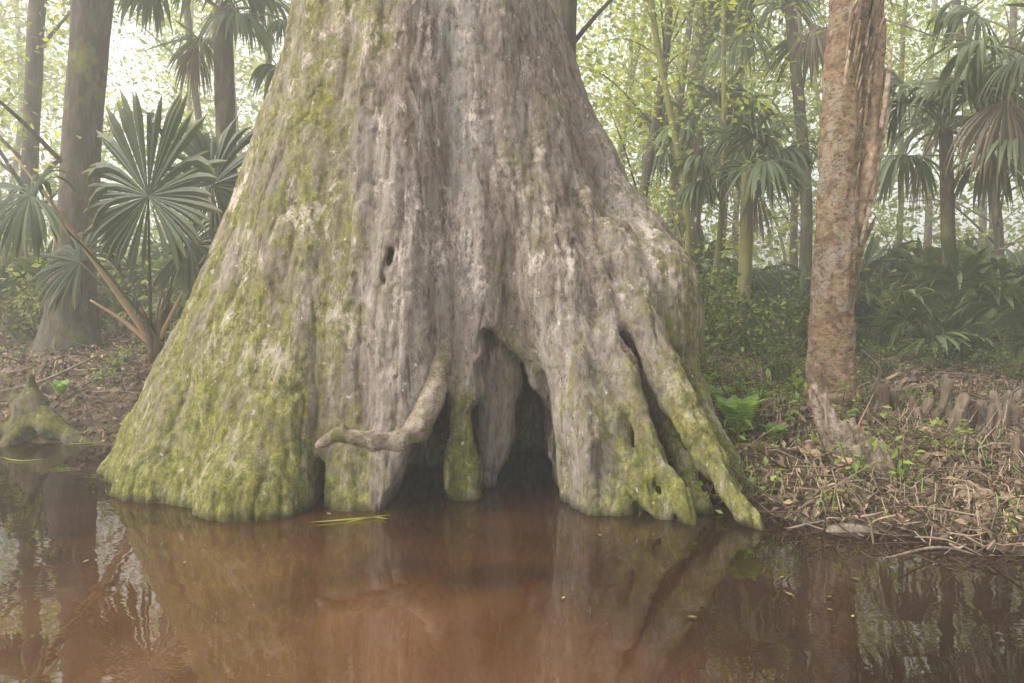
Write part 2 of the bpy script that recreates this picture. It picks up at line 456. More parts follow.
# ------------------------------------------------------------ the giant cypress
CC = np.array([-.6, 4.6])
def make_cypress():
    f = Field((-3.1, 2.75, -.42), (1.75, 6.3, 4.3), .0205)
    X, Y, Z = np.meshgrid(*f.ax, indexing='ij')
    dx = X-CC[0]; dy = Y-CC[1]
    rho = np.sqrt(dx*dx+dy*dy); ph = np.degrees(np.arctan2(dy, dx))
    zs = [-.5, 0, .4, .73, 1.07, 1.4, 1.74, 2.08, 2.41, 3.09, 4.4]
    T = {-180: [2.15, 1.98, 1.8, 1.63, 1.44, 1.30, 1.17, 1.06, .95, .80, .68],
         -135: [1.65, 1.55, 1.46, 1.38, 1.27, 1.18, 1.09, 1.01, .93, .80, .68],
         -90: [1.1, 1.08, 1.06, 1.04, 1.02, .99, .96, .92, .88, .78, .68],
         -45: [1.12, 1.12, 1.12, 1.12, 1.13, 1.12, 1.07, 1.0, .94, .80, .68],
         0: [1.2, 1.2, 1.25, 1.34, 1.42, 1.38, 1.27, 1.12, .98, .82, .70],
         90: [1.5, 1.4, 1.3, 1.25, 1.2, 1.1, 1.05, 1, .9, .8, .68]}
    angs = [-180, -135, -90, -45, 0, 90, 180]
    tabs = [T[-180], T[-135], T[-90], T[-45], T[0], T[90], T[-180]]
    zc = f.ax[2]
    phi_grid = np.linspace(-180, 180, 361)
    RT = np.zeros((361, len(zc)))
    for k, z in enumerate(zc):
        vals = [np.interp(z, zs, t) for t in tabs]
        r = np.interp(phi_grid, angs, vals)
        ker = np.ones(31)/31
        rp = np.concatenate([r[-46:-1], r, r[1:46]])
        rp = np.convolve(np.convolve(rp, ker, 'same'), ker, 'same')
        RT[:, k] = rp[45:-45]
    pg = np.radians(phi_grid)[:, None]
    q = np.stack([np.cos(pg)*3.4+0*zc, np.sin(pg)*3.4+0*zc, .38*zc[None, :]+0*pg], -1)
    fl = fbm(q+3, 3)-.5
    amp = np.interp(zc, [0, .8, 2, 4], [.34, .27, .18, .13])
    RT = RT+fl*amp[None, :]
    q = np.stack([np.cos(pg)*9+0*zc, np.sin(pg)*9+0*zc, .5*zc[None, :]+0*pg], -1)
    RT = RT+(fbm(q+8, 2)-.5)*.09
    fur = np.exp(-((phi_grid[:, None]+73)/6.)**2)*np.interp(zc, [0, 1, 1.6, 2.6, 3.4], [0, .08, .10, .06, .02])[None, :]
    RT = RT-fur
    fi = np.clip(((ph+180)).astype(np.int32), 0, 359); fr = (ph+180)-fi
    kk = np.broadcast_to(np.arange(len(zc))[None, None, :], rho.shape)
    RR = RT[fi, kk]*(1-fr)+RT[fi+1, kk]*fr
    f.D = ((rho-RR)*.85).astype(np.float32)
    del RR, fi, fr, kk
    add = lambda pts, k=.12, rough=0.: f.chain(pts, k, rough=rough)
    add([(345, 60, 4.25, .15), (318, 230, 4.05, .20), (284, 400, 3.74, .23), (258, 500, 3.52, .26), (250, 620, 3.45, .32)], .16)
    add([(300, 90, 4.45, .15), (250, 280, 4.2, .18), (200, 400, 3.98, .2), (170, 490, 3.82, .23), (150, 590, 3.75, .28)], .16)
    add([(215, 330, 4.5, .12), (155, 430, 4.35, .14), (124, 490, 4.3, .16), (110, 540, 4.3, .2)], .12)
    add([(240, 300, 3.97, .05), (222, 400, 3.72, .07), (203, 470, 3.60, .07), (190, 560, 3.5, .12)], .08)
    add([(300, 330, 3.72, .05), (292, 420, 3.50, .06), (284, 520, 3.36, .07)], .08)
    add([(400, 150, 4.05, .12), (386, 330, 3.86, .14), (364, 430, 3.68, .14), (358, 520, 3.6, .165), (358, 610, 3.6, .2)], .13)
    add([(530, 90, 4.15, .15), (556, 280, 3.78, .16), (588, 420, 3.58, .15), (606, 510, 3.5, .15), (610, 610, 3.5, .20)], .15)
    add([(548, 40, 4.55, .12), (588, 165, 4.4, .15), (628, 235, 4.2, .19), (652, 283, 3.98, .22), (664, 335, 3.9, .16)], .16)
    add([(640, 270, 4.3, .2), (666, 320, 4.12, .19), (676, 400, 4.15, .13), (682, 450, 4.1, .13), (690, 560, 4.05, .2)], .12)
    sub = lambda pts, y1, k=.06: [f.cone(P(*p[:3]), P(*q[:3]), p[3], q[3], k, 'sub', 2.6, y1) for p, q in zip(pts[:-1], pts[1:])]
    sub([(518, 640, 3.6, .23), (518, 500, 3.6, .215), (516, 430, 3.6, .18), (502, 370, 3.6, .12), (490, 338, 3.6, .055)], 4.6, .035)
    sub([(420, 640, 3.6, .14), (420, 500, 3.6, .14), (428, 455, 3.6, .105), (444, 400, 3.6, .05)], 4.2, .03)
    sub([(470, 640, 3.7, .14), (470, 500, 3.7, .12), (472, 420, 3.7, .06)], 4.25, .05)
    sub([(319, 620, 3.5, .05), (319, 520, 3.5, .04), (322, 462, 3.5, .018)], 3.75, .04)
    sub([(670, 600, 3.5, .10), (662, 520, 3.5, .10), (644, 450, 3.5, .08), (624, 380, 3.5, .055), (606, 325, 3.5, .022)], 3.96, .04)
    sub([(742, 580, 3.3, .085), (710, 505, 3.3, .08), (680, 435, 3.5, .06), (652, 365, 3.5, .03)], 3.88, .04)
    sub([(396, 252, 3.7, .008), (389, 292, 3.7, .008)], 3.68, .03)
    add([(504, 335, 4.0, .12), (501, 380, 3.93, .125), (496, 430, 3.9, .10), (488, 480, 3.9, .065), (484, 580, 3.9, .06)], .035, .07)
    add([(474, 240, 3.84, .10), (465, 320, 3.76, .07), (460, 400, 3.67, .058), (464, 465, 3.66, .078), (467, 540, 3.66, .12)], .04, .04)
    add([(580, 190, 4.0, .08), (600, 290, 3.70, .075), (624, 375, 3.52, .064), (650, 445, 3.39, .056), (680, 497, 3.27, .050), (704, 545, 3.17, .044)], .06, .06)
    add([(612, 240, 3.9, .13), (640, 325, 3.68, .11), (676, 400, 3.52, .084), (712, 465, 3.36, .070), (745, 512, 3.19, .060), (778, 555, 3.08, .05)], .06, .07)
    add([(664, 330, 4.0, .12), (694, 400, 3.86, .08), (722, 455, 3.70, .064), (748, 505, 3.54, .055), (770, 545, 3.46, .05)], .06, .06)
    add([(636, 340, 3.76, .05), (660, 410, 3.66, .045), (686, 470, 3.52, .042), (706, 515, 3.38, .04), (718, 550, 3.30, .038)], .05, .04)
    add([(628, 400, 3.80, .05), (648, 460, 3.74, .05), (662, 520, 3.64, .05), (668, 580, 3.60, .06)], .05, .05)
    add([(560, 330, 3.66, .05), (562, 420, 3.6, .035), (568, 520, 3.58, .045)], .04)
    add([(578, 360, 3.52, .045), (590, 440, 3.40, .045), (596, 530, 3.36, .05)], .05, .03)
    add([(602, 340, 3.62, .06), (616, 415, 3.50, .058), (630, 470, 3.41, .05), (650, 503, 3.33, .043), (676, 534, 3.25, .036)], .045, .06)
    add([(205, 460, 3.8, .1), (196, 540, 3.6, .12)], .1)
    V, F = f.mesh()
    me = bpy.data.meshes.new('tmp'); me.from_pydata(V.tolist(), [], F.tolist())
    ob = bpy.data.objects.new('tmp', me); COL.objects.link(ob)
    sm = ob.modifiers.new('s', 'SMOOTH'); sm.factor = .5; sm.iterations = 2
    sb = ob.modifiers.new('d', 'SUBSURF'); sb.levels = 1; sb.render_levels = 1
    dg = bpy.context.evaluated_depsgraph_get()
    em = ob.evaluated_get(dg).to_mesh()
    V = np.empty(len(em.vertices)*3); em.vertices.foreach_get('co', V); V = V.reshape(-1, 3)
    F = np.empty(len(em.loops), np.int32); em.loops.foreach_get('vertex_index', F); F = F.reshape(-1, 4)
    ob.evaluated_get(dg).to_mesh_clear(); bpy.data.objects.remove(ob)
    Nn = vnormals(V, F)
    d = V[:, :2]-CC; r = np.linalg.norm(d, axis=1)
    warp = fbm(V*1.6, 2)[:, None]*.7
    q1 = np.stack([V[:, 0]*6, V[:, 1]*6, V[:, 2]*.8], -1)+warp
    q2 = np.stack([V[:, 0]*20, V[:, 1]*20, V[:, 2]*3.2], -1)+warp
    q3 = V*38
    n1 = fbm(q1, 4)-.5; n2 = fbm(q2, 3)-.5; n3 = fbm(q3, 3)-.5
    ridg = np.abs(fbm(q1*1.4+9, 3)-.5)
    disp = .034*n1+.024*n2+.014*n3-.016*np.exp(-ridg*26)
    V = V+Nn*disp[:, None]
    x, y, z = V.T
    px = CX+FPX*x/y
    rel = (x+.6)/np.interp(z, [0, 1, 2, 3], [2, 1.5, 1.1, .8])
    m = .14+.44*sstep(.05, -.35, rel)-.12*sstep(-.8, -1.0, rel)*sstep(.8, 1.5, z)
    m += .48*np.exp(-np.clip(z, 0, 9)/.5)*sstep(-.9, .2, (r-.75))
    m += .24*np.clip(Nn[:, 2], 0, 1)+.42*sstep(.35, .8, x)*sstep(1.6, .6, z)
    m += .3*n1*2-.02*sstep(2.2, 3.2, z)
    ins = sstep(1.0, .85, r)*sstep(1.1, .9, z)
    m -= .9*ins
    m -= .45*sstep(395, 415, px)*sstep(500, 470, px)*sstep(.35, .7, z)
    m += .6*sstep(440, 455, px)*sstep(495, 480, px)*sstep(.75, .5, z)*(r > .9)
    wet = .8*sstep(.06, -.01, z+.04*(n1))
    grey = .52*np.exp(-((px-(486-12*z))/np.interp(z, [.9, 2.5], [14, 34]))**2)*sstep(.8, 1.2, z)+.3*sstep(.2, .6, x)*sstep(1.2, 1.8, z)
    pale = np.clip(.45+.55*sstep(.5, 1.5, z)+.5*ins, 0, 1)
    base = (-.6, 4.6, -.3)
    e = empty('cypress_tree', base, label='giant old bald cypress with mossy buttress roots in dark water', cat='tree')
    build('trunk', V, F, M_CY, base=base, parent=e, attrs={'moss': m, 'wet': wet, 'grey': grey, 'pale': pale})
    g = Field((-1.2, 2.9, .2), (-.1, 3.95, 1.2), .010)
    g.chain([(324, 442, 3.22, .028), (336, 434, 3.22, .033), (352, 436, 3.22, .026), (374, 442, 3.24, .032), (398, 441, 3.28, .042), (418, 429, 3.36, .052), (430, 402, 3.46, .056), (438, 370, 3.58, .064), (444, 338, 3.70, .075), (448, 300, 3.84, .085)], .03, rough=.03)
    g.chain([(346, 434, 3.22, .022), (343, 425, 3.20, .014)], .025)
    g.chain([(326, 441, 3.22, .026), (319, 446, 3.22, .018)], .02)
    V2, F2 = g.mesh(); Nn = vnormals(V2, F2)
    V2 = V2+Nn*(.03*(fbm(V2*13, 4)-.5)+.03*(fbm(V2*5+3, 2)-.5))[:, None]
    build('root', V2, F2, M_ROOT, base=base, parent=e, label='pale crooked knobbed root')
make_cypress()

# ------------------------------------------------------------ leaves
def leaves(cent, size, rng, cols, flat=.0, fold=.25, asp=.5):
    n = len(cent)
    size = np.broadcast_to(size, (n,))
    d = rng.normal(size=(n, 3)); d[:, 2] *= (1-flat); d /= np.linalg.norm(d, axis=1)[:, None]
    u = rng.normal(size=(n, 3))
    if flat: u = u*(1-flat)+np.array([0, 0, 1])*flat*2
    s = np.cross(d, u); s /= np.linalg.norm(s, axis=1)[:, None]+1e-9
    nn = np.cross(s, d)
    L = size[:, None]
    a = cent-d*L*.5; b = cent+d*L*.5
    c1 = cent-d*L*.05+s*L*asp*.5+nn*L*fold*.3; c2 = cent-d*L*.05-s*L*asp*.5+nn*L*fold*.3
    V = np.stack([a, c1, b, c2], 1).reshape(-1, 3)
    F = np.arange(4*n).reshape(n, 4)
    C = np.repeat(cols, 4, 0)
    return V, F, C
def pal(n, rng, A, B, var=.25):
    t = rng.random((n, 1)); c = np.array(A)*(1-t)+np.array(B)*t
    return c*(1+var*(rng.random((n, 1))-.5)*2)

def fan(o, axis, nrm, R, n, spread, droop, rng, col, cup=.0, join=.58, tipc=(.22, .17, .06), jit=1.):
    o = np.asarray(o, float); axis = np.asarray(axis, float); axis /= np.linalg.norm(axis)
    nrm = np.asarray(nrm, float); nrm -= axis*(axis@nrm); nrm /= np.linalg.norm(nrm)+1e-9
    side = np.cross(axis, nrm)
    a = np.linspace(-spread/2, spread/2, n); dth = spread/(n-1)
    a = a+rng.normal(size=n)*dth*.22*jit
    T = np.array([0, .15, .3, .45, .6, .75, .88, 1.])
    dirs = np.cos(a)[:, None]*axis+np.sin(a)[:, None]*side+nrm*(cup+.04*jit*rng.normal(size=n))[:, None]
    L = R*(.80+.20*np.cos(a*.6+rng.normal()*.3))*(1+.09*jit*rng.normal(size=n))
    dp = np.maximum(droop*(1+.5*rng.normal(size=n)), 0)
    k = rng.random(n) < .10*jit; dp[k] += .9
    pos = np.tile(o, (n, 1)); C = [pos.copy()]; D = []
    down = np.array([0, 0, -1.])
    for i in range(1, len(T)):
        tm = (T[i]+T[i-1])/2
        dd = dirs+down*(dp*tm**(1.6 if droop > .3 else 3.0)*2)[:, None]
        dd /= np.linalg.norm(dd, axis=1)[:, None]
        pos = pos+dd*(L*(T[i]-T[i-1]))[:, None]
        C.append(pos.copy()); D.append(dd)
    D = [D[0]]+D
    C = np.stack(C, 1); D = np.stack(D, 1)
    wf = np.where(T <= join+.03, T, join*np.clip(1-((T-join)/(1-join))**1.5, .03, 1))
    wf[0] = .02
    W = (L*math.tan(dth/2)*1.25)[:, None]*wf[None, :]
    pr = np.cross(D, nrm); pr /= np.linalg.norm(pr, axis=2)[..., None]+1e-9
    lf = C+pr*W[..., None]; rt = C-pr*W[..., None]; ce = C+nrm*(W*.45)[..., None]
    V = np.stack([lf, ce, rt], 2).reshape(-1, 3)
    m = len(T)
    base = np.arange(n)[:, None]*m*3+np.arange(m-1)[None, :]*3
    F = np.stack([np.stack([base, base+1, base+4, base+3], -1), np.stack([base+1, base+2, base+5, base+4], -1)]).reshape(-1, 4)
    col = np.asarray(col, float)
    cc = np.clip(col[None, :]*(1+.2*rng.normal(size=(n, 1))), .005, 1)
    tt = T[None, :, None]
    Cc = cc[:, None, :]+np.array(tipc)*(tt**8*.5)
    Cc = np.repeat(Cc, 3, 1).reshape(-1, 3)
    return V, F, Cc

def frond(g, root, hast, axis, nrm, R, n=34, spread=5.0, droop=.15, rng=RNG, col=(.07, .13, .045), pr=.012, cup=.0, sag=.1, join=.58, jit=1.):
    root = np.asarray(root, float); hast = np.asarray(hast, float)
    mid = (root+hast)/2+np.array([0, 0, sag*np.linalg.norm(hast-root)])
    V, F = tube([root, mid, hast], [pr*1.5, pr, pr*.7], 5, 4)
    g.add(V, F, np.array(col)*1.3+np.array([.04, .03, .0]))
    V, F, C = fan(hast, axis, nrm, R, n, spread, droop, rng, col, cup, join, jit=jit)
    g.add(V, F, C)

def near_palmetto():
    base = P(155, 348, 6.0)
    e = empty('palmetto_plant', base, label='green fan palmetto with broad pleated fronds on the leafy bank', cat='palm')
    r = np.random.default_rng(5)
    specs = [
        ((148, 196, 5.6), (-.12, 0, 1), (-.45, -1, -.02), .86, 5.6, .16, (.032, .056, .016), .76, 54, .8),
        ((30, 195, 5.3), (-.75, -.2, -.35), (-.1, -.8, .7), .66, 4.4, .9, (.045, .072, .027), .68, 44, .9),
        ((212, 185, 6.2), (.5, .1, .6), (.1, -1, .3), .72, 4.8, .4, (.032, .052, .018), .72, 44, .9),
        ((80, 262, 6.1), (-.8, .2, .2), (-.3, -1, .6), .50, 4.4, .6, (.032, .05, .018), .7, 40, .9),
        ((190, 245, 6.0), (.8, -.1, .1), (.2, -.8, .7), .58, 4.6, .7, (.032, .05, .018), .7, 40, .9),
    ]
    for i, (h, ax, nn, R, sp, dr, c, jn, ns, jt) in enumerate(specs):
        g = Geo2()
        frond(g, base+np.array([r.normal()*.05, 0, 0]), P(*h), ax, nn, R, ns, sp, dr, r, c, .012, 0, .05, jn, jt)
        V, F, C = g.out()
        build('frond', V, F, M_FAN, base=base, parent=e, attrs={'col': C}, smooth=False)
    for q in [((42, 190, 5.5)), ((205, 255, 5.8)), ((90, 300, 5.9)), ((10, 150, 5.8))]:
        g = Geo2()
        pts = [base, (base+P(*q))/2+np.array([0, 0, .03]), P(*q)]
        V, F = tube(pts, [.028, .018, .008], 6, 6); g.add(V, F, (.5, .36, .23))
        V, F, C = g.out()
        build('stalk', V, F, M_FAN, base=base, parent=e, attrs={'col': C}, label='dry tan leaf stalk')
    g = Geo2()
    for k in range(14):
        a = r.random()*6.28; dv = np.array([math.cos(a)*.12, math.sin(a)*.12, .25+.2*r.random()])
        V, F = tube([base+np.array([0, 0, -.12]), base+dv*.5, base+dv], [.05, .035, .012], 6, 3); g.add(V, F, (.16, .11, .075))
    V, F, C = g.out(); build('stem', V, F, M_FAN, base=base, parent=e, attrs={'col': C})
near_palmetto()

def palmetto_proto(seed, base, nf=11, R=.55, H=.9, col=(.07, .11, .042), label='low fan palmetto on the forest floor'):
    r = np.random.default_rng(seed); g = Geo2()
    base = np.array(base, float)
    for k in range(nf):
        a = 6.28*k/nf+r.normal()*.3; el = .35+.9*r.random()
        dv = np.array([math.cos(a)*math.cos(el), math.sin(a)*math.cos(el), math.sin(el)])
        h = base+dv*H*(.7+.5*r.random())
        nn = np.array([-dv[0]*.6, -dv[1]*.6, 1])+r.normal(size=3)*.15
        c = np.array(col)*(.8+.5*r.random())
        frond(g, base, h, dv+np.array([0, 0, -.1]), nn, R*(.8+.4*r.random()), 26, 4.2, .6, r, c, .010)
    V, F, C = g.out()
    return build('palmetto_plant', V, F, M_FAN, base=base, attrs={'col': C}, smooth=False, label=label, cat='palm', group='palmettos of the forest floor')
def gz(px, d):
    x = (px-CX)/FPX*d
    return np.array([x, d, float(ground_h(np.array([x]), np.array([d]))[0])-.03])
pa = palmetto_proto(11, gz(790, 8.5)); pb = palmetto_proto(12, gz(885, 7.6), 12, .5, .75, (.09, .13, .055))
for (px, d, s, rz, pr) in [(960, 7.8, 1.1, 1, pa), (1015, 7.0, 1.0, 2, pb), (730, 9.5, 1, 3, pb), (850, 10.5, 1.4, 4, pa), (930, 10.5, 1.5, 2.2, pb),
                           (1040, 9.5, 1.4, 5, pa), (245, 7.6, 1.2, 1.5, pb), (20, 8.6, 1.0, 2.7, pa), (120, 10.5, 1.3, 4.2, pb), (210, 10, 1.3, .4, pa),
                           (700, 12, 1.5, 1.4, pa), (780, 13.5, 1.5, .7, pb), (60, 13.5, 1.5, 1.2, pa), (1000, 13, 1.7, .3, pa)]:
    copy_thing(pr, gz(px, d), rz, s)

def palm(base, top, r0, r1, crownR=.8, nf=16, seed=1, mat=None, lean=(0, 0), col=(.08, .115, .05), label='', dead=3, pet=.8, droop=1.6, trunk_amp=.12, elmin=-.6, seg=32, sub=34, nz=6.):
    r = np.random.default_rng(seed)
    base = np.asarray(base, float); top = np.asarray(top, float)
    e = empty('palm_tree', base, label=label, cat='palm tree')
    mid = (base+top)/2+np.array([lean[0], lean[1], 0])
    V, F = tube([base-np.array([0, 0, .2]), base, base*.75+top*.25+np.array([lean[0]*.6, 0, 0]), mid, top], [r0*1.7, r0*1.28, r0, (r0+r1)/2, r1], seg, sub, trunk_amp, 11, nz, seed=seed, oct=5)
    if seg > 60:
        q = V*np.array([12, 12, 8]); c = V-(base+(top-base)*((V[:, 2:3]-base[2])/(top[2]-base[2])))
        c[:, 2] = 0; c /= np.linalg.norm(c, axis=1)[:, None]+1e-6
        V = V+c*(.040*(fbm(q, 3)-.5)+.022*np.maximum(0, fbm(V*np.array([5, 5, 16]), 3)-.55)*4*.5)[:, None]
    build('trunk', V, F, mat or M_TRUNK, base=base, parent=e)
    g = Geo2()
    for k in range(nf):
        a = 2.4*k+r.normal()*.3; el = 1.2-(1.2-elmin)*k/nf+r.normal()*.1
        dv = np.array([math.cos(a)*math.cos(el), math.sin(a)*math.cos(el), math.sin(el)])
        h = top+dv*pet*(.7+.5*r.random())
        h[2] -= .15*pet
        c = np.array(col)*(.7+.6*r.random())
        if k >= nf-dead: c = np.array([.15, .12, .08]); dv = dv*.3+np.array([0, 0, -1]); h = top*.5+h*.5-np.array([0, 0, .2])
        nn = np.array([-dv[0]*.5, -dv[1]*.5, 1])+r.normal(size=3)*.2
        frond(g, top, h, dv, nn, crownR*(.75+.45*r.random()), 30, 4.4 if k < nf-dead else 2.2, droop*(.6+.8*r.random()), r, c, .014, 0, .12, .42)
    V, F, C = g.out()
    build('crown', V, F, M_FAN, base=base, parent=e, attrs={'col': C}, smooth=False)
    return e
mb = gz(828, 4.6); mt = P(868, -230, 4.7)
pe = palm(mb, mt, .132, .120, .95, 14, 21, M_PALMT, label='tan sabal palm trunk with peeling old leaf bases on the bank', pet=1.0, droop=1.1, trunk_amp=.14, seg=84, sub=90, nz=5., lean=(-.03, 0))
def boots():
    r = np.random.default_rng(31); g = Geo2()
    def strip(p0, p1, w, c, out):
        p0 = np.array(p0); p1 = np.array(p1); m = (p0+p1)/2+np.array(out)
        V, F = tube([p0, m, p1], [w*.8, w, w*.35], 8, 10, .6, 8, 9, seed=r.random()*9, flat=.4)
        g.add(V, F, c)
    V, F = tube([P(850, 255, 4.62), P(858, 220, 4.60), P(867, 165, 4.60), P(873, 110, 4.62), P(876, 50, 4.64), P(876, -20, 4.66)], [.015, .04, .062, .066, .055, .045], 22, 16, .6, 10, 9, seed=4)
    cc = np.array([.42, .30, .20])*(.25+1.3*fbm(V*np.array([18, 18, 6]), 3))[:, None]
    g.add(V, F, cc)
    for k in range(120):
        t = r.random()**.8
        py = 250-t*275
        cx = 828+(868-828)*(415-py)/645
        off = .5+.65*r.random() if py > 60 else 1.1*r.random()
        x0 = cx-6+28*off; d = 4.49+.10*max(0, (off-.3)/.7)
        h = 14+r.random()*36
        c = np.array([.48, .36, .25])*(.3+1.0*r.random())
        strip(P(x0-3, py+h, d+.02), P(x0+2+9*r.random()*off, py, d), .006+.012*r.random(), c, (.0, 0, 0))
    for (x0, y0, x1, y1, w) in [(860, 245, 880, 150, .016), (870, 200, 890, 95, .018), (880, 130, 892, 45, .018)]:
        strip(P(x0, y0, 4.56), P(x1, y1, 4.58), w, np.array([.58, .46, .34]), (.008, 0, 0))
    V, F, C = g.out()
    build('bark', V, F, mat_attr('peeling_bark', .95, 0, 25, .6, .1), base=mb, parent=pe, attrs={'col': C}, label='peeling fibrous leaf bases')
boots()
palm(gz(738, 8.2), P(748, 165, 8.2), .085, .07, .62, 11, 22, M_MOSSY, label='slender young palm with mossy trunk and drooping fans', pet=.55, dead=1, lean=(.03, 0))
palm(gz(805, 10.5), P(790, 5, 10.5), .09, .08, 1.0, 11, 23, label='hazy sabal palm with drooping fan crown', pet=1.0, dead=1, lean=(.12, 0))
palm(gz(962, 8.2), P(946, 130, 8.0), .08, .07, .8, 10, 24, label='sabal palm with hanging grey-green fans', pet=.75, dead=1, col=(.12, .15, .085), lean=(-.06, 0))
palm(gz(1050, 7.2), P(1036, 60, 7.0), .11, .10, .85, 10, 25, label='sabal palm with shaggy hanging fronds', pet=.8, dead=1, col=(.11, .14, .08))
palm(gz(232, 9.0), P(222, 10, 9.0), .13, .12, .85, 13, 26, label='dark sabal palm with spiky fan crown', pet=.85, dead=1)
palm(gz(690, 11.5), P(700, 130, 11.5), .08, .08, .95, 11, 27, label='slim palm behind the cypress', pet=.8, dead=1)

# ------------------------------------------------------------ broadleaf trees
def tree(base, path, rad, limbs, crown, seed, mat, label, leaf=.11, nleaf=2200, A=(.10, .13, .03), B=(.24, .25, .06), clump=.42):
    r = np.random.default_rng(seed)
    base = np.array(base, float)
    e = empty('forest_tree', base, label=label, cat='tree', group='trees of the swamp forest')
    g = Geo2()
    V, F = tube(path, rad, 16, 8, .18, 6, 1.5, seed=seed); g.add(V, F)
    path = np.array(path, float); ends = []
    zc, zr, xr = crown
    for k in range(limbs):
        t = .35+.6*r.random()
        i = min(int(t*(len(path)-1)), len(path)-2); f = t*(len(path)-1)-i
        p = path[i]*(1-f)+path[i+1]*f
        a = r.random()*6.28
        q = p+np.array([math.cos(a)*xr*(.5+.6*r.random()), math.sin(a)*xr*(.5+.6*r.random()), .3+1.2*r.random()])
        m = (p+q)/2+np.array([0, 0, .25])+r.normal(size=3)*.1
        rr = min(.03, np.interp(t, [0, 1], [rad[0], rad[-1]])*.3)
        V, F = tube([p, m, q], [rr, rr*.6, rr*.2], 7, 5, .1, seed=k); g.add(V, F)
        ends += [m, q, (m+q)/2]
    V, F, C = g.out()
    build('trunk', V, F, mat, base=base, parent=e)
    ends = np.array(ends)
    extra = np.column_stack([path[-1][0]+r.normal(size=24)*xr*.7, path[-1][1]+r.normal(size=24)*xr*.7, zc+zr*(r.random(24)*2-1)])
    ends = np.vstack([ends, extra])
    ci = r.integers(0, len(ends), nleaf)
    cs = clump*(.6+.8*r.random(len(ends)))
    P_ = ends[ci]+r.normal(size=(nleaf, 3))*cs[ci][:, None]*np.array([1, 1, .55])
    cols = pal(nleaf, r, A, B)*(.65+.7*r.random(len(ends)))[ci][:, None]
    V, F, C = leaves(P_, leaf*(.6+.8*r.random(nleaf)), r, cols, .3)
    build('crown', V, F, M_LEAF, base=base, parent=e, attrs={'col': C}, smooth=False)
    return e
def straight(px, d, px2, py2, r0, r1, flare=1.0, H=8., bend=0.):
    b = gz(px, d); t = P(px2, py2, d)
    dirn = (t-b)/(t[2]-b[2])
    bv = np.array([bend, 0, 0])
    pts = [b-np.array([0, 0, .15]), b+dirn*.25, b+dirn*.9+bv*.4, b+dirn*2.2+bv, b+dirn*5-bv, b+dirn*H]
    return b, pts, [r0*1.25*flare, r0*(1+.6*(flare-1)), r0*(1+.12*(flare-1)), r0*.9, (r0+r1)/2, r1]
YG = dict(A=(.15, .21, .045), B=(.40, .44, .10))
b, p, r_ = straight(68, 7.6, 92, 0, .21, .24, 1.6)
tree(b, p, r_, 5, (7, 1.5, 1.6), 41, M_TRUNK, 'thick dark hardwood trunk flaring at its base on the bank', nleaf=500, **YG)
b, p, r_ = straight(558, 7.0, 562, 0, .17, .16, 1.1)
tree(b, p, r_, 5, (6.5, 1.5, 1.6), 42, M_TRUNK, 'grey trunk rising behind the cypress', nleaf=600, **YG)
b, p, r_ = straight(10, 10.0, 42, 0, .12, .10, bend=.06)
t1 = tree(b, p, r_, 9, (6, 2.5, 1.5), 43, M_TRUNK, 'slim leaning forest tree with pale green crown', nleaf=1500, **YG)
b, p, r_ = straight(690, 9.5, 668, 100, .05, .03, bend=.12)
t2 = tree(b, p, r_, 10, (4.5, 2.0, 1.3), 44, M_MOSSY, 'mossy sapling with yellow-green leaves', leaf=.09, **YG)
b, p, r_ = straight(645, 11, 660, 0, .08, .05, bend=-.15)
t3 = tree(b, p, r_, 11, (6, 3, 1.8), 45, M_TRUNK, 'slender tree with airy yellow-green foliage', **YG)
b, p, r_ = straight(706, 8.7, 726, 40, .035, .02, H=5, bend=.08)
tree(b, p, r_, 8, (4.2, 1.2, .9), 46, M_MOSSY, 'thin leaning mossy sapling', leaf=.08, nleaf=700, **YG)
b, p, r_ = straight(1000, 10.5, 966, 0, .07, .05, bend=.15)
t4 = tree(b, p, r_, 11, (6, 2.5, 1.8), 47, M_TRUNK, 'dark forest tree with dense green crown', A=(.12, .17, .045), B=(.30, .36, .08))
rr = np.random.default_rng(99)
protos = [t1, t2, t3, t4]
for k in range(30):
    px = [-40, 10, 205, 250, 600, 640, 690, 730, 780, 850, 920, 990, 1060][k % 13]+rr.normal()*16
    d = 12.5+rr.random()*5+(k//13)*5
    pr = protos[[0, 2, 3, 1, 1, 2][k % 6]]
    copy_thing(pr, gz(px, d), rr.random()*6.28, .95+rr.random()*.5, tilt=(rr.normal()*.07, rr.normal()*.10))

def far_wood():
    r = np.random.default_rng(77)
    nc = 950
    cy = 20+21*r.random(nc)**1.1
    cx = (r.random(nc)*2-1)*cy*1.0
    cz = .6+cy*.52*r.random(nc)**1.15
    for gap, wd, zz in ((-.58, .08, 4.2), (.14, .025, 4.5), (.62, .025, 5)):
        k = (np.abs(cx/cy-gap) < wd) & (cz > zz)
        cz[k] = .6+r.random(k.sum())*3.4
    cs = .6+.9*r.random(nc)
    n = 48000
    ci = r.integers(0, nc, n)
    c = np.column_stack([cx, cy, cz])[ci]+r.normal(size=(n, 3))*cs[ci][:, None]*np.array([1, 1, .65])
    c[:, 2] = np.maximum(c[:, 2], .6)
    tone = (.5+.8*r.random(nc))[ci][:, None]
    cols = pal(n, r, (.12, .17, .045), (.36, .41, .10))*tone
    V, F, C = leaves(c, .28*(.6+.9*r.random(n)), r, cols, .3)
    build('distant_forest', V, F, M_LEAF, kind='stuff', attrs={'col': C}, smooth=False, label='hazy far-off wood of light green foliage', cat='forest')
far_wood()

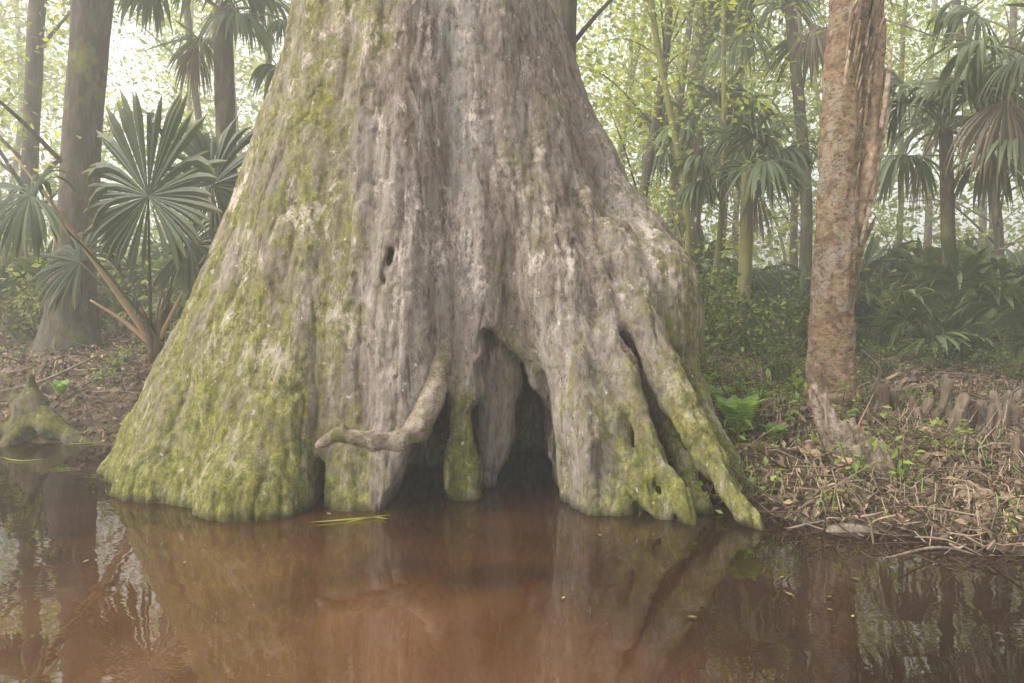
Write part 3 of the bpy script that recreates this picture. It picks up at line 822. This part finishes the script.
def shrub(base, seed, R=.6, n=800, A=(.04, .07, .02), B=(.15, .20, .05), leaf=.065):
    r = np.random.default_rng(seed); base = np.array(base, float)
    g = Geo2(); ends = []
    for k in range(16):
        a = r.random()*6.28; q = base+np.array([math.cos(a)*R*r.random(), math.sin(a)*R*r.random(), R*(.5+r.random())])
        m = (base+q)/2+r.normal(size=3)*.05
        V, F = tube([base, m, q], [.012, .008, .003], 5, 3); g.add(V, F, (.1, .08, .05)); ends += [q, m]
    ends = np.array(ends); ci = r.integers(0, len(ends), n)
    c = ends[ci]+r.normal(size=(n, 3))*R*.22
    V, F, C = leaves(c, leaf*(.6+.8*r.random(n)), r, pal(n, r, A, B)*(.6+.8*r.random(len(ends)))[ci][:, None], .4)
    g.add(V, F, C); V, F, C = g.out()
    return build('shrub', V, F, M_LEAF, base=base, attrs={'col': C}, smooth=False, label='leafy green undergrowth shrub', cat='shrub', group='undergrowth shrubs')
s1 = shrub(gz(760, 7.0), 51, .45, 700); s2 = shrub(gz(710, 7.6), 52, .6, 800, (.09, .12, .03), (.28, .31, .08))
for k in range(38):
    px = [-40, 20, 100, 190, 255, 700, 740, 780, 860, 900, 940, 980, 1030, 1080, 690][k % 15]+rr.normal()*18
    d = 7.6+rr.random()*2+(k//15)*3.0
    copy_thing([s1, s2][k % 2], gz(px, d), rr.random()*6.28, .8+rr.random()*.9)
for (px, d, s) in [(715, 5.8, .5), (745, 5.4, .4), (775, 6.0, .55), (790, 5.6, .4), (880, 6.2, .5), (930, 6.4, .5), (990, 6.2, .5), (1020, 5.8, .4), (700, 6.4, .6), (860, 5.7, .35)]:
    copy_thing(s1, gz(px, d), rr.random()*6.28, s)

# ------------------------------------------------------------ litter
def litter():
    r = np.random.default_rng(8)
    n = 42000
    y = 2.4+8.7*r.random(n)**1.5
    x = (r.random(n)*2-1)*(y*.85+.3)
    z = ground_h(x, y)
    ok = (z > .0) & ~((x > -2.4) & (x < .9) & (y < 6))
    x, y, z = x[ok], y[ok], z[ok]; n = len(x)
    c = np.column_stack([x, y, z+.012+.05*r.random(n)])
    cols = pal(n, r, (.06, .038, .026), (.33, .235, .165), .55)
    g_ = r.random(n) < .09; cols[g_] = pal(g_.sum(), r, (.10, .13, .035), (.28, .28, .07))
    V, F, C = leaves(c, .046*(.35+1.25*r.random(n)), r, cols, .3, .8, .5)
    build('leaf_litter', V, F, M_LITTER, kind='stuff', attrs={'col': C}, smooth=False, label='brown and tan fallen leaves covering the bank', cat='leaves')
    g = Geo2(); m = 3600
    y = 2.55+5.2*r.random(m)**1.3; x = np.where(r.random(m) < .82, .95+r.random(m)*(y*.8-.4), -2.5-r.random(m)*2.5)
    z = ground_h(x, y)
    for i in range(m):
        if z[i] < -.03: continue
        a = r.random()*6.28; L = .03+.25*r.random()**2.6
        dv = np.array([math.cos(a)*L, math.sin(a)*L, (r.random()-.2)*L*.9])
        p = np.array([x[i], y[i], z[i]+.03+.09*r.random()])
        w_ = .0012+.005*r.random()**2
        V, F = tube([p-dv, p+r.normal(size=3)*.02, p+dv], [w_, w_, w_*.6], 3, 2, cap=False)
        c = np.array([.30, .22, .16])*(.12+.9*r.random()**1.3); g.add(V, F, c)
    for i in range(3200):
        yy = 2.6+3.1*r.random()**1.1; xx = .95+r.random()*(yy*.78-.5)
        zz = float(ground_h(np.array([xx]), np.array([yy]))[0])
        if zz < .0: continue
        p = np.array([xx, yy, zz]); a = r.random()*6.28; L = .05+.16*r.random()
        h = np.array([math.cos(a), math.sin(a), 0])
        s = np.array([-h[1], h[0], 0])*.0025
        q1 = p+h*L*.35+np.array([0, 0, L*.7]); q2 = p+h*L+np.array([0, 0, L*(.1+.7*r.random())])
        c = np.array([.34, .25, .17])*(.15+.8*r.random())
        if r.random() < .25: c = np.array([.14, .20, .05])*(.6+.6*r.random())
        g.add(np.array([p-s, p+s, q1-s, q1+s, q2]), [(0, 1, 3, 2), (2, 3, 4)], c)
    V, F, C = g.out()
    build('twigs', V, F, M_LITTER, kind='stuff', attrs={'col': C}, label='scattered dead twigs and dry grass on the bank', cat='twigs')
litter()
def dead_fronds():
    r = np.random.default_rng(17)
    for i, (px, d, ax, R) in enumerate([(905, 4.6, (-.6, -.5, -.1), .30), (720, 5.0, (-.3, -.6, .3), .32), (1000, 4.7, (-.8, .1, .1), .32), (875, 5.2, (.9, -.2, .1), .35),
                                        (780, 4.4, (.5, -.6, 0), .25), (60, 6.6, (.6, -.5, 0), .4), (930, 5.6, (-.4, -.5, .1), .4), (965, 3.7, (-.9, -.3, 0), .3), (800, 3.8, (.8, -.3, 0), .28), (1000, 3.2, (-.8, .3, 0), .3)]):
        b = gz(px, d)+np.array([0, 0, .08]); g = Geo2()
        c = np.array([.20, .14, .095])*(.7+.5*r.random())
        frond(g, b-np.array(ax)*.5+np.array([0, 0, -.05]), b, ax, (r.normal()*.2, -.35, 1), R, 18, 2.6, .7, r, c, .008, .05, .05, .35)
        V, F, C = g.out()
        V = V+.012*RNG.normal(size=V.shape)
        build('dead_frond', V, F, M_LITTER, base=b, attrs={'col': C}, smooth=False, label='dry brown palm frond lying on the bank', cat='palm frond', group='fallen dead palm fronds')
dead_fronds()

def knee(base, h, r0, seed, mat=M_KNEE, label='brown cypress knee poking from the bank'):
    r = np.random.default_rng(seed); b = np.array(base, float)
    l = r.normal(size=2)*.12*h; h = h*(.55+.6*r.random()); r0 = r0*(.5+.45*r.random())
    tp = .3+.4*r.random()
    V, F = tube([b-np.array([0, 0, .1]), b+np.array([0, 0, .02]), b+np.array([l[0], l[1], h*.45]), b+np.array([l[0]*1.6, l[1]*1.6, h*.88]), b+np.array([l[0]*1.8, l[1]*1.8, h])],
                [r0*2.8, r0*1.7, r0*.9, r0*.75, r0*tp], 20, 10, .75, 9, 10, seed=seed)
    return build('cypress_knee', V, F, mat, base=b, label=label, cat='cypress knee', group='cypress knees on the bank')
ks = [(905, 4.4, .32, .05), (912, 4.5, .26, .045), (943, 4.2, .30, .055), (935, 4.3, .24, .045), (985, 4.1, .30, .05), (1010, 4.3, .30, .055), (1002, 4.0, .24, .04), (950, 4.05, .22, .04),
      (890, 4.1, .18, .045), (938, 3.8, .16, .04), (975, 3.8, .16, .035), (870, 5.3, .2, .05), (915, 5.8, .2, .05), (760, 5.2, .14, .04), (1020, 5.3, .24, .05), (978, 4.2, .26, .05), (925, 4.25, .24, .045),
      (898, 4.7, .24, .04), (995, 4.5, .26, .04), (992, 4.2, .28, .04), (1018, 3.6, .2, .04), (957, 4.3, .24, .045), (918, 4.35, .28, .04), (1015, 4.1, .26, .045), (970, 4.4, .22, .04),
      (930, 4.6, .3, .05), (948, 4.7, .3, .045), (1005, 4.8, .3, .05), (965, 3.95, .2, .04), (902, 3.95, .16, .04), (882, 4.6, .26, .04),
      (118, 5.9, .14, .05), (75, 5.7, .12, .05), (98, 6.3, .14, .05), (40, 6.0, .14, .05), (10, 6.4, .16, .06)]
for i, (px, d, h, r0) in enumerate(ks): knee(gz(px, d), h, r0, 200+i)

def splinter_stump():
    b = gz(870, 3.65); r = np.random.default_rng(61); g = Geo2()
    V, F = tube([b-np.array([0, 0, .1]), b+np.array([0, 0, .05]), b+np.array([-.03, 0, .16]), b+np.array([-.05, 0, .24])], [.17, .14, .11, .07], 30, 10, .5, 14, 5, seed=3, flat=.7)
    g.add(V, F)
    for k in range(46):
        a = r.random()*6.28; q = .12*math.sqrt(r.random())
        p = b+np.array([math.cos(a)*q*1.2, math.sin(a)*q*.7, -.02])
        h = (.16+.26*r.random())*(1-.5*math.cos(a)*q/.12)
        t = p+np.array([-.10*h/.3+r.normal()*.012, r.normal()*.015, h])
        V, F = tube([p, (p+t)/2+r.normal(size=3)*.006, t], [.038, .036, .012+.012*r.random()], 8, 9, .6, 7, 9, seed=k, flat=.4)
        g.add(V, F)
    V, F, C = g.out()
    build('broken_stump', V, F, M_WOOD, base=b, label='splintered pinkish-tan broken stump on the shore', cat='stump')
splinter_stump()
def mossy_stump():
    b = gz(28, 5.3); b[2] = max(b[2], .0)
    f = Field((b[0]-.5, b[1]-.5, -.15), (b[0]+.9, b[1]+.5, .8), .018)
    c = lambda *a: f.cone(b+np.array(a[0]), b+np.array(a[1]), a[2], a[3], .06)
    c((0, 0, -.1), (.03, 0, .25), .13, .09); c((.03, 0, .25), (.02, 0, .46), .08, .03)
    c((-.06, 0, .2), (-.12, .02, .34), .06, .025); c((.04, 0, .22), (.24, -.1, .10), .09, .07); c((.24, -.1, .10), (.46, -.15, .0), .07, .06); c((.46, -.15, .0), (.62, -.18, -.07), .06, .04)
    c((-.05, 0, .1), (-.3, -.15, -.02), .08, .05); c((0, 0, .1), (.02, -.3, -.05), .08, .05)
    V, F = f.mesh(); nn = vnormals(V, F); V = V+nn*(.06*(fbm(V*7, 3)-.5))[:, None]
    z0 = np.zeros(len(V))
    build('mossy_stump', V, F, M_CY, base=b, attrs={'moss': .6+.3*nn[:, 2], 'wet': z0+.4, 'grey': z0, 'pale': z0}, label='mossy rotten stump with spreading roots at the waterline', cat='stump')
mossy_stump()

def branch(name, pts, rad, mat, label, cat, seed=0, group=None, flat=1.):
    pts = [np.array(p, float) for p in pts]
    V, F = tube(pts, rad, 11, 7, .3, 6, 5, seed=seed, flat=flat)
    return build(name, V, F, mat, base=pts[0], label=label, cat=cat, group=group)
branch('driftwood', [P(818, 538, 3.08), P(835, 533, 3.10), P(862, 533, 3.10), P(890, 540, 3.06)], [.010, .034, .036, .010], M_DRIFT, 'grey piece of driftwood lying at the waterline', 'driftwood', 3)
for i, (a, m_, c, w_) in enumerate([((745, 540, 3.05), (850, 520, 3.2), (1000, 548, 3.0), .006), ((900, 545, 3.0), (960, 530, 3.1), (1040, 560, 2.95), .008),
                                    ((790, 532, 3.2), (805, 505, 3.3), (842, 470, 3.5), .005), ((992, 500, 3.8), (1000, 450, 3.8), (1008, 400, 3.85), .007),
                                    ((870, 395, 5.0), (880, 370, 5.0), (862, 350, 5.0), .012), ((0, 392, 5.9), (45, 380, 6.1), (105, 352, 6.4), .016),
                                    ((690, 390, 5.5), (740, 380, 6), (800, 375, 6.2), .015), ((930, 500, 3.9), (880, 495, 3.9), (800, 515, 3.6), .009),
                                    ((880, 560, 2.75), (950, 548, 2.85), (1040, 585, 2.6), .006)]):
    branch('fallen_branch', [P(*a), P(*m_), P(*c)], [w_, w_*.9, w_*.5], M_DRIFT, 'thin dead branch fallen on the bank', 'branch', i, 'fallen branches')

def fern(base, seed, L=.42, n=11, A=(.23, .36, .11)):
    r = np.random.default_rng(seed); b = np.array(base, float); g = Geo2()
    for k in range(n):
        a = 6.28*k/n+r.normal()*.2; h = np.array([math.cos(a), math.sin(a), 0])
        T = np.linspace(0, 1, 18); l = L*(.8+.4*r.random())
        pts = b+h*(T**1.3*l*.55)[:, None]+np.array([0, 0, 1.])*(l*(1.5*T-.75*T**2))[:, None]
        s = np.cross(h, [0, 0, 1])
        V, F = tube(pts[::4], [.004, .003, .003, .002, .002], 4, 2, cap=False); g.add(V, F, np.array(A)*.8)
        for i in range(2, 18):
            w = l*.24*math.sin(min(1, (T[i]+.12))*math.pi)**.8+.006 if T[i] < .88 else l*.05
            tg = pts[min(i+1, 17)]-pts[i-1]; tg /= np.linalg.norm(tg)
            for sg in (-1, 1):
                p = pts[i]; q = p+s*sg*w+tg*w*.25+np.array([0, 0, -w*.1]); t = tg*l*.024
                V = np.array([p-t, (p+q)/2-t*1.1, q, (p+q)/2+t*1.1, p+t])
                g.add(V, [(0, 1, 3, 4), (1, 2, 3)], np.array(A)*(.7+.6*r.random()))
    V, F, C = g.out()
    return build('fern', V, F, M_LEAF, base=b, attrs={'col': C}, smooth=False, label='bright green fern growing on the bank', cat='fern', group='ferns on the bank')
f1 = fern(gz(738, 3.95)+np.array([0, 0, .06]), 71, .30)
for px, d, s, rz in [(775, 3.9, .5, 1), (715, 4.6, .7, 2), (800, 5.4, .6, 3), (758, 4.5, .6, 4), (60, 5.9, .6, 2)]:
    copy_thing(f1, gz(px, d)+np.array([0, 0, .03]), rz, s)
def seedling(base, seed, H=.16, nl=14, leaf=.045, A=(.12, .20, .04), B=(.28, .36, .085)):
    r = np.random.default_rng(seed); b = np.array(base, float); g = Geo2(); c = []
    for k in range(4):
        t = b+np.array([r.normal()*H*.5, r.normal()*H*.5, H*(.5+.7*r.random())])
        V, F = tube([b, (b+t)/2+r.normal(size=3)*.01, t], [.003, .0025, .0015], 4, 3, cap=False); g.add(V, F, (.12, .1, .05))
        for j in range(nl//2): c.append(b+(t-b)*(.4+.65*r.random())+r.normal(size=3)*.02)
    c = np.array(c)
    V, F, C = leaves(c, leaf*(.6+.7*r.random(len(c))), r, pal(len(c), r, A, B), .6); g.add(V, F, C)
    V, F, C = g.out()
    return build('seedling', V, F, M_LEAF, base=b, attrs={'col': C}, smooth=False, label='small green seedling sprouting from the litter', cat='plant', group='seedlings on the bank')
q1 = seedling(gz(820, 3.75), 81); q2 = seedling(gz(742, 3.9), 82, .2, 18, .04)
for k in range(56):
    d = 3.4+rr.random()*2.0; px = 705+rr.random()**1.8*330
    copy_thing([q1, q2][k % 2], gz(px, d)+np.array([0, 0, .04]), rr.random()*6.28, .5+rr.random()*.9)
for k in range(8):
    copy_thing([q1, q2][k % 2], gz(rr.random()*150, 5.9+rr.random()*1.2)+np.array([0, 0, .02]), rr.random()*6.28, .6+rr.random()*.8)

def floats():
    r = np.random.default_rng(9); n = 80
    y = 2.2+2.6*r.random(n); x = np.where(r.random(n) < .6, .9+r.random(n)*1.4, -2.6+r.random(n)*3.2)
    c = np.column_stack([x, y, np.full(n, .006)])
    d = r.normal(size=(n, 2)); d /= np.linalg.norm(d, axis=1)[:, None]
    L = (.008+.014*r.random(n))[:, None]
    D = np.column_stack([d, np.zeros(n)])*L; S = np.column_stack([-d[:, 1], d[:, 0], np.zeros(n)])*L*.45
    V = np.stack([c-D, c+S, c+D, c-S], 1).reshape(-1, 3)
    C = np.repeat(pal(n, r, (.10, .07, .03), (.26, .2, .08)), 4, 0)
    build('floating_leaves', V, np.arange(4*n).reshape(n, 4), M_LITTER, kind='stuff', attrs={'col': C}, smooth=False, label='tiny fallen leaves floating on the water', cat='leaves')
    for i, pts in enumerate([[(310, 524, 3.19), (350, 521, 3.24), (392, 516, 3.31)], [(345, 524, 3.19), (372, 519, 3.27), (388, 521, 3.24)], [(55, 447, 5.0), (95, 443, 5.1), (130, 447, 5.0)], [(0, 458, 4.6), (20, 460, 4.5), (45, 459, 4.55)]]):
        p = np.array([P(*q) for q in pts]); p[:, 2] = .008
        pc, _ = catmull(p, [1, 1, 1], 6); T = np.gradient(pc, axis=0); S = np.column_stack([-T[:, 1], T[:, 0], T[:, 2]*0]); S /= np.linalg.norm(S, axis=1)[:, None]
        w = (.012*np.sin(np.linspace(.1, 3.05, len(pc))))[:, None]
        V = np.vstack([pc+S*w, pc-S*w]); m = len(pc)
        F = [(j, j+1, m+j+1, m+j) for j in range(m-1)]
        build('grass_blade', V, F, M_LEAF, base=pc[0], attrs={'col': np.tile((.32, .34, .08), (2*m, 1))}, label='yellow-green grass blade floating on the water', cat='grass blade', group='floating grass blades')
floats()
print('VERTS', sum(len(m.vertices) for m in bpy.data.meshes))
